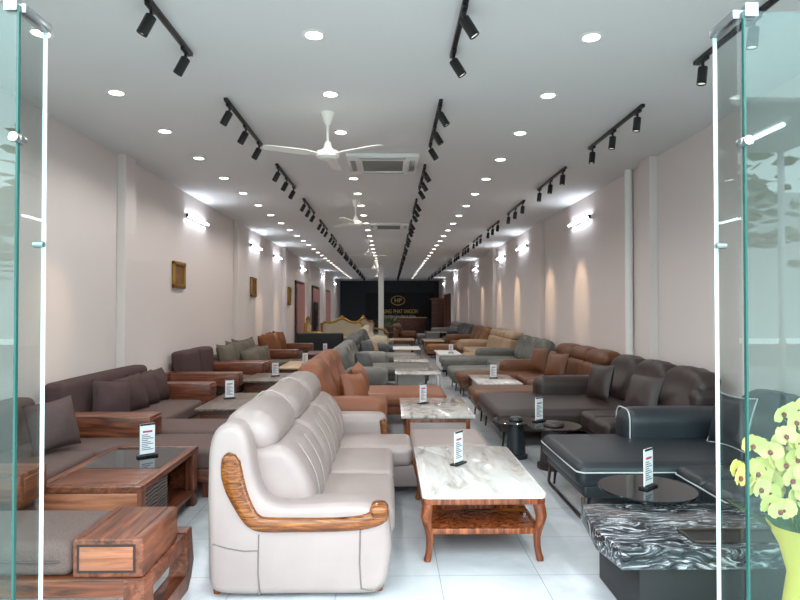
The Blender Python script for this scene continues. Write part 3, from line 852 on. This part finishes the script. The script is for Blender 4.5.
for i in range(5):
    lp('rust-brown pillow on the furthest left sofa, %s from the entrance' % ORD[i], -3.05, 14.95+.45*i, .70, .58, M['forange' if i != 2 else 'brown'], math.radians(72), math.radians(-15), 40+i, 'rust pillows on the left')
block_table('dark wooden table before the rust-pillow sofa', -2.2, -1.3, 15.2, 16.6, .45, M['dwal'], M['dwal'], 'box')
sign('white price card on the dark table before the rust-pillow sofa', (-1.7, 15.9, .45), math.radians(25))

# ------------------------------------------------------------------ centre, behind the grey sofa
sectional('tan-brown leather corner sofa directly behind the light grey one', -1.05, 1, 6.5, 2.75, M['brownor'], 1.02, .44, .98, 2, 3, None, (1.0, 1.85), (.34, .25, 1.0, .62), None, 'puff', (.1, 2.65), None, 'block')
lp('tan pillow leaning on the near arm of the tan-brown sofa', -.42, 7.2, .62, .44, M['brownor'], math.radians(60), math.radians(-18), 50, 'tan pillows')
lp('tan pillow standing behind another on the tan-brown sofa', -.40, 7.85, .66, .44, M['brownor'], math.radians(80), math.radians(-14), 51, 'tan pillows')
block_table('grey-veined marble coffee table with red wood rim before the tan-brown sofa', .13, .95, 6.63, 8.0, .42, M['marblec'], M['honyv'], 'box', M['greyl'])
sign('white price card on the grey-veined marble table', (.42, 7.5, .42), math.radians(40))
sectional('grey-green leather sofa behind the tan-brown one, centre of the hall', -1.05, 1, 9.9, 3.2, M['gg'], 1.02, .44, .92, 2, 3, None, (1.0, 1.9), (.32, .3, 1.0, .62), None, 'puff', None, None, 'block')
block_table('glossy marble table on steel legs before the grey-green centre sofa', .1, .95, 11.0, 12.5-.55, .42, M['marblec'], M['midgrey'], 'frame', M['steel'])
sectional('mid-grey sofa with slate chaise, fourth in the centre row', -1.05, 1, 13.3, 2.9, M['midgrey'], 1.02, .44, .95, 2, 3, None, (1.0, 1.75), (.32, .3, 1.0, .64), None, 'headrest', None, None, 'block', M['dkgrey'])
lp('blue-grey pillow on the grey-green centre sofa', -.45, 10.7, .63, .44, M['dkgrey'], math.radians(62), math.radians(-18), 56, None)
lp('beige pillow beside the grey one on the fourth centre sofa', -.42, 14.5, .66, .46, M['beige'], math.radians(70), math.radians(-15), 57, None)
lp('grey pillow on the fourth centre sofa', -.5, 13.8, .66, .46, M['dkgrey'], math.radians(60), math.radians(-15), 54, None)
block_table('glass and steel table in front of the fourth centre sofa', .1, .9, 13.6, 14.9, .42, M['marblec'], M['midgrey'], 'frame', M['steel'])
sectional('slate grey sofa, fifth in the centre row, under the white column', -1.05, 1, 17.0, 2.9, M['dkgrey'], 1.02, .44, .92, 2, 3, None, (1.0, 1.75), (.32, .3, 1.0, .62), None, 'puff', None, None, 'block')
block_table('white table in front of the fifth centre sofa', .1, .9, 17.3, 18.6, .45, M['white'], M['oak'], 'frame', M['gun'])
sectional('cream sofa, sixth in the centre row', -1.05, 1, 21.0, 2.9, M['cream'], 1.02, .44, .95, 2, 3, None, (1.0, 1.75), (.32, .3, 1.0, .64), None, 'puff', None, None, 'block')
block_table('wooden table in front of the sixth centre sofa', .1, .9, 21.4, 22.8, .5, M['oak'], M['dwal'], 'box')
sectional('rust sofa at the far end of the centre row', .2, 1, 26.5, 2.9, M['cognac'], 1.02, .44, .9, 2, 2, None, None, (.3, .3, 1.0, .62), None, 'puff', None, None, 'block')
block_table('glass table beside the rust sofa at the far end', 1.6, 2.5, 26.0, 27.5, .6, M['marblec'], M['midgrey'], 'frame', M['steel'])

# black sofa facing away and the gilded suite
sectional('black leather sofa seen from behind, across the hall at the far left', -1.5, 1, 19.6, 1.55, M['night'], .95, .44, .82, 2, 1, None, None, (.2, .05, .95, .62), (.2, .05, .95, .62), 'low', None, None, 'block').rotation_euler = (0, 0, PI/2)
def gilt(label, loc, w, rz, proto=None):
    if proto: return dup(proto, loc, label, rz)
    t = thing('gilded_sofa', label, 'sofa', loc, rz, 'gilded carved suite')
    h = w/2
    arch = [(-h, .45), (-h, .95), (-h*.85, 1.05), (-h*.6, 1.02), (-h*.35, 1.09), (-h*.12, 1.18), (0, 1.22), (h*.12, 1.18), (h*.35, 1.09), (h*.6, 1.02), (h*.85, 1.05), (h, .95), (h, .45)]
    MB().prism(open_spline([(x*.94, .45+(z-.45)*.93) for x, z in arch[1:-1]], [0]*11)[0]+[(h*.94, .45), (-h*.94, .45)], -.04, .06, 'y', .02).build('backrest', M['cream'], t)
    MB().tube([(x, .01, z) for x, z in arch], [.05, .06, .055, .045, .05, .06, .085, .06, .05, .045, .055, .06, .05], 10).build('carved_frame', M['gold'], t)
    for x, z, r in ((0, 1.25, .1), (-h*.6, 1.04, .07), (h*.6, 1.04, .07), (-h, .97, .07), (h, .97, .07)):
        MB().lathe([(.01, -r), (r*.7, -r*.7), (r, 0), (r*.6, r*.6), (.01, r)], (x, 0, z), 10, 1, .6).build('rosette', M['gold'], t)
    MB().cush(-h+.05, h-.05, -.75, .0, .25, .46, .06, .02, 0, 5).build('seat_cushion', M['cream'], t)
    MB().box(-h, h, -.78, .05, .2, .28, .02).build('seat_rail', M['gold'], t)
    for i in (-1, 1):
        MB().tube([(i*h, 0, .75), (i*(h+.02), -.3, .70), (i*(h+.03), -.6, .66), (i*h, -.74, .55), (i*h, -.74, .25)], .045, 8).build('arm', M['gold'], t)
        for j in (0, -.72): MB().tube([(i*(h-.05), j, .22), (i*(h-.02), j, .12), (i*(h-.04), j, 0)], [.04, .03, .025], 8).build('leg', M['gold'], t)
    return t
g1 = gilt('gilded carved cream sofa with a peaked back, far left of centre', (-1.95, 24.8, 0), 1.7, 0)
gilt('gilded carved cream sofa beside the white column', (-1.15, 26.2, 0), 1.7, math.radians(60), g1)
g2 = gilt('gilded carved armchair by the curtained windows', (-3.0, 22.2, 0), .62, math.radians(80))

# ------------------------------------------------------------------ right wall
r1 = sectional('black leather corner sofa with pale piping, nearest the entrance on the right', W-.05, -1, 3.72, 1.88, M['blackl'], 1.32, .45, .88, 2, 2, None, (1.12, 2.04), None, (.32, .2, 1.36, .70), 'puff', (.1, 1.65), M['piping'], 'peg', None, .17, m=6)
m = MB(); m.tube([(-1.98, .83, .17), (-1.99, .81, .03), (-1.99, .85, .012), (-1.99, 1.75, .012), (-1.99, 1.78, .03), (-1.98, 1.76, .17)], .014, 8); m.build('sled_leg', M['gun'], r1)
pillow('throw_pillow', 'black throw pillow with pale piping on the black corner sofa', (2.84, 4.95, .67), .44, .44, .16, M['blackl'], math.radians(-80), math.radians(-15), 0, None, M['piping'], 60)
def round_table(label, x, y, z, r, top, base, style, name='side_table'):
    t = thing(name, label, 'table', (x, y, 0))
    MB().lathe([(.01, z-.012), (r-.001, z-.012), (r, z-.010), (r, z-.001), (r-.001, z), (.01, z)], n=56).build('tabletop', top, t)
    if style == 'stem':
        MB().lathe([(.03, z-.02), (.026, z-.05), (.026, .06), (.05, .03), (.05, .015)], n=20).build('stem', base, t)
        MB().lathe([(.02, .02), (.18, .014), (.19, 0), (.02, 0)], n=32).build('base_disc', base, t)
    else:
        MB().lathe([(.02, 0), (style[0]*1.25, 0), (style[0]*1.25, .04), (style[0]*1.02, .05), (style[0], .12), (style[0]*.92, z-.08), (style[0]*.8, z-.02), (.02, z-.018)], n=28, sx=1, sy=style[1]).build('pedestal', base, t)
        MB().lathe([(.02, z+.0), (style[0]*.78, z+.0), (style[0]*.72, z+.02), (style[0]*.4, z+.035), (.02, z+.038)], n=28, sy=style[1]).build('pedestal_cap', base, t)
    return t
round_table('round black glass side table by the black sofa, behind the marble block table', 1.66, 3.86, .45, .30, M['glassblk'], M['steel'], 'stem')
sign('white price card on the round black glass side table', (1.67, 3.86, .45), math.radians(40))
round_table('round smoked glass table on a thick brown pedestal, in front of the dark brown sofa', 1.66, 6.05, .43, .27, M['smoke'], M['char'], (.135, 1))
round_table('smaller round smoked glass table on a black oval pedestal, left of the brown pedestal table', 1.36, 6.45, .41, .25, M['smoke'], M['blackl'], (.10, .8))
sign('white price card on the round smoked glass table', (1.56, 6.25, .43), math.radians(35))

def block():
    t = thing('coffee_table', 'black wavy marble block coffee table, nearest the camera on the right', 'table', (1.9, 3.2, 0))
    OX, OY = 1.9, 3.2
    # thick slab with a lower rear-left shoulder
    MB().prism([(1.14-OX, 2.94-OY), (2.9-OX, 2.94-OY), (2.9-OX, 3.64-OY), (1.16-OX, 3.64-OY), (1.10-OX, 3.2-OY)], .315, .42, 'z', .012, 2).build('marble_slab', M['marbleb'], t)
    MB().box(1.25-OX, 2.82-OX, 3.0-OY, 3.58-OY, 0, .316, .006).build('base', M['night'], t)
    return t
block()
tr = thing('tray', 'flat black tray set into the top of the black marble block table', 'tray', (1.95, 3.1, .42))
MB().box(-.42, .42, -.085, .085, 0, .004).build('tray_plate', M['blackpl'], tr)
m = MB(); m.box(-.42, .42, -.09, -.08, 0, .014, .003).box(-.42, .42, .08, .09, 0, .014, .003).box(-.42, -.41, -.09, .09, 0, .014, .003).box(.41, .42, -.09, .09, 0, .014, .003)
m.build('tray_rim', M['gun'], tr)

sectional('dark brown leather corner sofa with puffy backs, second on the right', W-.16, -1, 5.85, 2.5, M['char'], 1.15, .45, .96, 2, 3, None, (1.45, 2.12), (.2, .04, .34, .80), (.32, .3, 1.36, .68), 'puff', (.05, 2.45), None, 'peg', None, .18, m=6, lean=.28)
pillow('throw_pillow', 'dark brown pillow against the far arm of the dark brown sofa', (2.66, 7.55, .68), .46, .46, .18, M['char'], math.radians(-75), math.radians(-12), 0, None, None, 61)
pillow('throw_pillow', 'dark brown pillow in the middle of the dark brown sofa', (2.78, 6.55, .66), .46, .46, .18, M['char'], math.radians(-66), math.radians(-20), 0, None, None, 62)
sectional('cognac leather corner sofa with rolled headrests, third on the right', W-.06, -1, 8.45, 3.0, M['cognac'], 1.15, .44, .96, 2, 3, (.8, 2.24), (.6, 2.2), None, (.3, .3, 1.36, .64), 'headrest', (.3, 2.8), None, 'peg', None, .16)
pillow('throw_pillow', 'cognac pillow at the far end of the cognac sofa', (2.72, 10.85, .68), .46, .46, .18, M['cognac'], math.radians(-70), math.radians(-12), 0, None, None, 63)
pillow('throw_pillow', 'cognac pillow in the middle of the cognac sofa', (2.76, 9.9, .66), .46, .46, .18, M['cognac'], math.radians(-60), math.radians(-18), 0, None, None, 64)
block_table('white topped coffee table with black metal frame before the cognac sofa', 1.40, 2.1, 9.42, 10.7, .43, M['marble'], M['midgrey'], 'frame', M['black'])
sign('white price card on the white topped table before the cognac sofa', (1.75, 10.1, .43), math.radians(8))
sectional('grey-green leather corner sofa with dark rail, fourth on the right', W-.06, -1, 11.6, 3.5, M['gg'], 1.15, .44, .94, 2, 3, (.9, 2.25), (1.0, 2.2), None, (.3, .3, 1.3, .62), 'puff', (.6, 3.0), None, 'peg', None, .16)
block_table('white box table before the beige sofa on the right', 1.25, 1.85, 15.2, 16.8, .45, M['white'], M['white'], 'box')
sign('white price card on the white box table', (1.6, 15.6, .45), 0)
sectional('beige leather corner sofa, fifth on the right', W-.06, -1, 15.3, 3.7, M['beige'], 1.15, .44, 1.0, 2, 3, (.9, 1.5), None, None, (.3, .3, 1.3, .64), 'headrest', None, None, 'peg', None, .16)
sectional('saddle brown leather sofa, sixth on the right', W-.06, -1, 19.3, 3.6, M['brown'], 1.15, .44, .98, 2, 3, (.9, 2.2), None, None, (.3, .3, 1.3, .64), 'puff', None, None, 'peg', None, .16)
block_table('oak table before the saddle brown sofa', 1.2, 1.9, 20.6, 21.9, .5, M['oak'], M['brown'], 'box')
sectional('slate leather sofa, seventh on the right', W-.06, -1, 23.3, 3.6, M['dkgrey'], 1.15, .44, .96, 2, 3, (.9, 2.2), None, None, (.3, .3, 1.3, .64), 'puff', None, None, 'peg', None, .16)
sectional('mid-grey leather sofa, last on the right', W-.06, -1, 27.4, 3.6, M['midgrey'], 1.15, .44, .96, 2, 3, (.9, 2.2), None, None, (.3, .3, 1.3, .64), 'headrest', None, None, 'peg', None, .16)

# ------------------------------------------------------------------ far end: sign wall, counter, plant
sb = thing('wall_sign', 'black shop sign board with gold letters and an oval emblem on the back wall', 'sign', (.7, BY, 0))
MB().box(-2.4, 2.45, -.06, 0, .9, 2.75).build('board', M['board'], sb, False)
def text(body, size, x, z, mat, name, dy=-.065, ext=.01):
    c = bpy.data.curves.new(name, 'FONT'); c.body = body; c.size = size; c.align_x = 'CENTER'; c.align_y = 'CENTER'; c.extrude = ext
    o = bpy.data.objects.new(name, c); COL.objects.link(o); o.parent = sb; o.location = (x, dy, z); o.rotation_euler = (PI/2, 0, 0)
    c.materials.append(mat); c.offset = .003
    me = bpy.data.meshes.new_from_object(o); n = o.name; bpy.data.objects.remove(o); o = bpy.data.objects.new(name, me); COL.objects.link(o); o.parent = sb
    o.location = (x, dy, z); o.rotation_euler = (PI/2, 0, 0); return o
text('HUNG PHAT SAIGON', .40, .0, 1.42, M['goldtxt'], 'gold_lettering').scale = (.68, 1, 1)
text('Cho Không Gian Sống Lý Tưởng', .17, .0, 1.10, M['paper'], 'slogan_lettering')
text('HP', .42, -.1, 2.2, M['goldtxt'], 'emblem_letters')
MB().tube([(-.1+.48*math.cos(a*PI/20), -.07, 2.2+.32*math.sin(a*PI/20)) for a in range(40)], .022, 6, True).build('emblem_ring', M['goldtxt'], sb)
ct = thing('reception_counter', 'pale topped reception counter below the back wall sign', 'counter', (.9, 40, 0))
MB().box(-1.5, 1.6, -.3, .3, 1.0, 1.06, .01).build('countertop', M['oak'], ct)
MB().box(-1.45, 1.55, -.26, .26, 0, 1.0, .01).build('counter_front', M['dwal'], ct)
pl = thing('potted_plant', 'leafy green potted plant beside the white column', 'plant', (-.0, 30.2, 0))
MB().lathe([(.02, 0), (.2, 0), (.26, .4), (.24, .42), (.02, .38)], n=20).build('pot', M['gun'], pl)
m = MB(); rnd = random.Random(3)
for i in range(70):
    a = rnd.random()*2*PI; el = rnd.uniform(.1, 1.3); r = rnd.uniform(.35, .75)
    p = Vector((math.cos(a)*math.cos(el)*r, math.sin(a)*math.cos(el)*r, .5+math.sin(el)*r*1.1))
    m.X = Matrix.Translation(p) @ Matrix.Rotation(a, 4, 'Z') @ Matrix.Rotation(-el*.6, 4, 'Y')
    m.prism([(-.14, 0), (-.05, .05), (.05, .05), (.16, 0), (.05, -.05), (-.05, -.05)], -.003, .003, 'z')
m.build('foliage', M['leaf'], pl, False)
struct('door_1', MB().box(W-.06, W, 34.2, 38.0, 0, 2.5, .01).box(W-.075, W-.05, 34.4, 36.0, .2, 2.3, .01).box(W-.075, W-.05, 36.2, 37.8, .2, 2.3, .01), M['dwal'])
cb = thing('display_cabinet', 'tall dark display cabinet beside the back wall sign', 'cabinet', (3.1, 39.6, 0))
MB().box(-.4, .38, -1.2, 1.2, 0, 2.3, .01).build('carcass', M['dwal'], cb)
for y in (-.6, .6): MB().box(-.42, -.4, y-.55, y+.55, .1, 2.2).build('glass_door', M['glassblk'], cb, False)
sc = thing('carved_screen', 'black carved pedestal screen between the curtained windows', 'screen', (-3.2, 26.2, 0))
MB().box(-.05, .05, -.5, .5, .3, 1.9, .02).build('panel', M['blackpl'], sc)
for y in (-.4, .4): MB().box(-.15, .15, y-.05, y+.05, 0, .35, .01).build('foot', M['blackpl'], sc)
m = MB()
for i in range(6): m.lathe([(.01, 0), (.09, .02), (.01, .05)], (.06, -.3+.12*i, .6+.2*i), 10)
m.build('inlay', M['midgrey'], sc)

# ------------------------------------------------------------------ orchids behind the glass
ob = thing('orchid_arrangement', 'yellow orchid spray in yellow wrapping behind the right glass panel', 'flowers', (1.84, 2.66, 0))
MB().lathe([(.02, 0), (.1, 0), (.09, .2), (.06, .42), (.09, .54), (.14, .64), (.12, .63), (.05, .45)], n=20).build('paper_wrap', M['wrap'], ob)
rnd = random.Random(11)
sprays = [(-.27, .88, 8), (-.23, 1.0, 8), (-.12, 1.08, 7), (.0, 1.14, 7), (.16, 1.08, 7), (-.29, .80, 7), (-.06, .98, 7), (.26, .9, 7), (.02, .92, 7), (.1, .84, 6), (-.12, .84, 6)]
pet = None
for sx, sz, n in sprays:
    sz += .05; n += 1
    y_ = rnd.uniform(-.10, .08)
    pts = [Vector((0, 0, .5)), Vector((sx*.3, y_*.5, .5+(sz-.5)*.55)), Vector((sx*.75, y_, .5+(sz-.5)*.95)), Vector((sx*1.15, y_-.02, sz))]
    MB().tube(pts, .005, 6).build('stem', M['stem'], ob)
    for i in range(n):
        f = .35+.65*i/(n-1); q = pts[1].lerp(pts[3], f)
        p = q+Vector((rnd.uniform(-.05, .05), rnd.uniform(-.08, -.02), rnd.uniform(-.05, .04)))
        rot = Matrix.Rotation(rnd.uniform(-.6, .6), 4, 'Z') @ Matrix.Rotation(rnd.uniform(-.4, .4), 4, 'X') @ Matrix.Rotation(rnd.uniform(-.5, .5), 4, 'Y')
        if pet is None:
            m = MB()
            for a, l, w in ((90, .044, .021), (210, .044, .021), (330, .044, .021), (20, .052, .033), (160, .052, .033)):
                m.X = Matrix.Rotation(-math.radians(a), 4, 'Y') @ Matrix.Rotation(math.radians(-12), 4, 'Z')
                m.prism([(.002, 0), (l*.35, w*.8), (l*.7, w), (l*.95, w*.5), (l, 0), (l*.95, -w*.5), (l*.7, -w), (l*.35, -w*.8)], -.0015, .0015, 'y')
            b = m.build('bloom', M['petal'], ob)
            lp_ = MB().lathe([(.002, -.012), (.009, -.006), (.010, .004), (.003, .012)], (0, -.009, -.004), 10).build('lip', M['lip'], b)
            pet = (b, lp_)
        else:
            b = pet[0].copy(); COL.objects.link(b); b.parent = ob
            c = pet[1].copy(); COL.objects.link(c); c.parent = b
        b.matrix_local = Matrix.Translation(p) @ rot
m = MB()
for i in range(7):
    a = i*.9; m.X = Matrix.Translation((0, 0, .55)) @ Matrix.Rotation(a, 4, 'Z') @ Matrix.Rotation(-.5-.1*(i % 3), 4, 'Y')
    m.prism([(0, -.01), (.12, -.04), (.26, -.03), (.34, 0), (.26, .03), (.12, .04), (0, .01)], -.002, .002, 'z')
m.build('leaves', M['leaf'], ob, False)

# ------------------------------------------------------------------ across the street (mirrored in the glass)
bd = thing('building', 'pale rendered building across the street, mirrored in the glass front', 'building', (0, -32, -.2))
MB().box(-30, 30, -4, 0, 0, 9).build('facade', M['bld'], bd, False)
for i in range(9):
    f = MB().box(-22+i*5, -19.5+i*5, -.05, .08, 3.6, 6.4).build('window', M['glassblk'], bd, False)
def tree(label, loc, proto=None):
    if proto: return dup(proto, loc, label)
    t = thing('street_tree', label, 'tree', loc, 0, 'street trees mirrored in the glass')
    MB().tube([(0, 0, 0), (.1, 0, 1.5), (0, .1, 3.2)], [.2, .16, .1], 10).build('trunk', M['bark'], t)
    m = MB(); r = random.Random(5)
    for i in range(260):
        p = Vector((r.gauss(0, 1.1), r.gauss(0, 1.1), 4.2+r.gauss(0, .9)))
        m.X = Matrix.Translation(p) @ Matrix.Rotation(r.random()*6, 4, 'Z') @ Matrix.Rotation(r.random()*3, 4, 'X')
        m.prism([(-.3, 0), (-.1, .12), (.15, .1), (.35, 0), (.15, -.1), (-.1, -.12)], -.01, .01, 'z')
    m.build('crown', M['leaf'], t, False)
    return t
T = tree('street tree mirrored in the right glass panel', (8.2, -11, -.1))
tree('street tree mirrored in the left glass panel', (-9.5, -12, -.1), T)

cl = thing('canopy_light', 'lit tube lamp under a street canopy, mirrored in the upper right glass panel', 'light', (5.25, -3.9, 4.1))
MB().box(-1.2, 1.2, -1.2, 1.2, .06, .12, .01).build('canopy_panel', M['bld'], cl)
MB().box(-.05, .05, -.7, .7, .0, .06, .005).build('batten', M['white'], cl)
MB().cyl((0, -.62, -.04), (0, .62, -.04), .03).build('tube', M['tube'], cl)
for x in (-1.1, 1.1): MB().cyl((x, -1.1, .07), (x, -1.1, -4.2), .05).build('post', M['steel'], cl)

SC.cycles.use_denoising = True
SC.cycles.max_bounces = 8
SC.cycles.transparent_max_bounces = 12
SC.cycles.caustics_reflective = False
SC.cycles.sample_clamp_indirect = 6
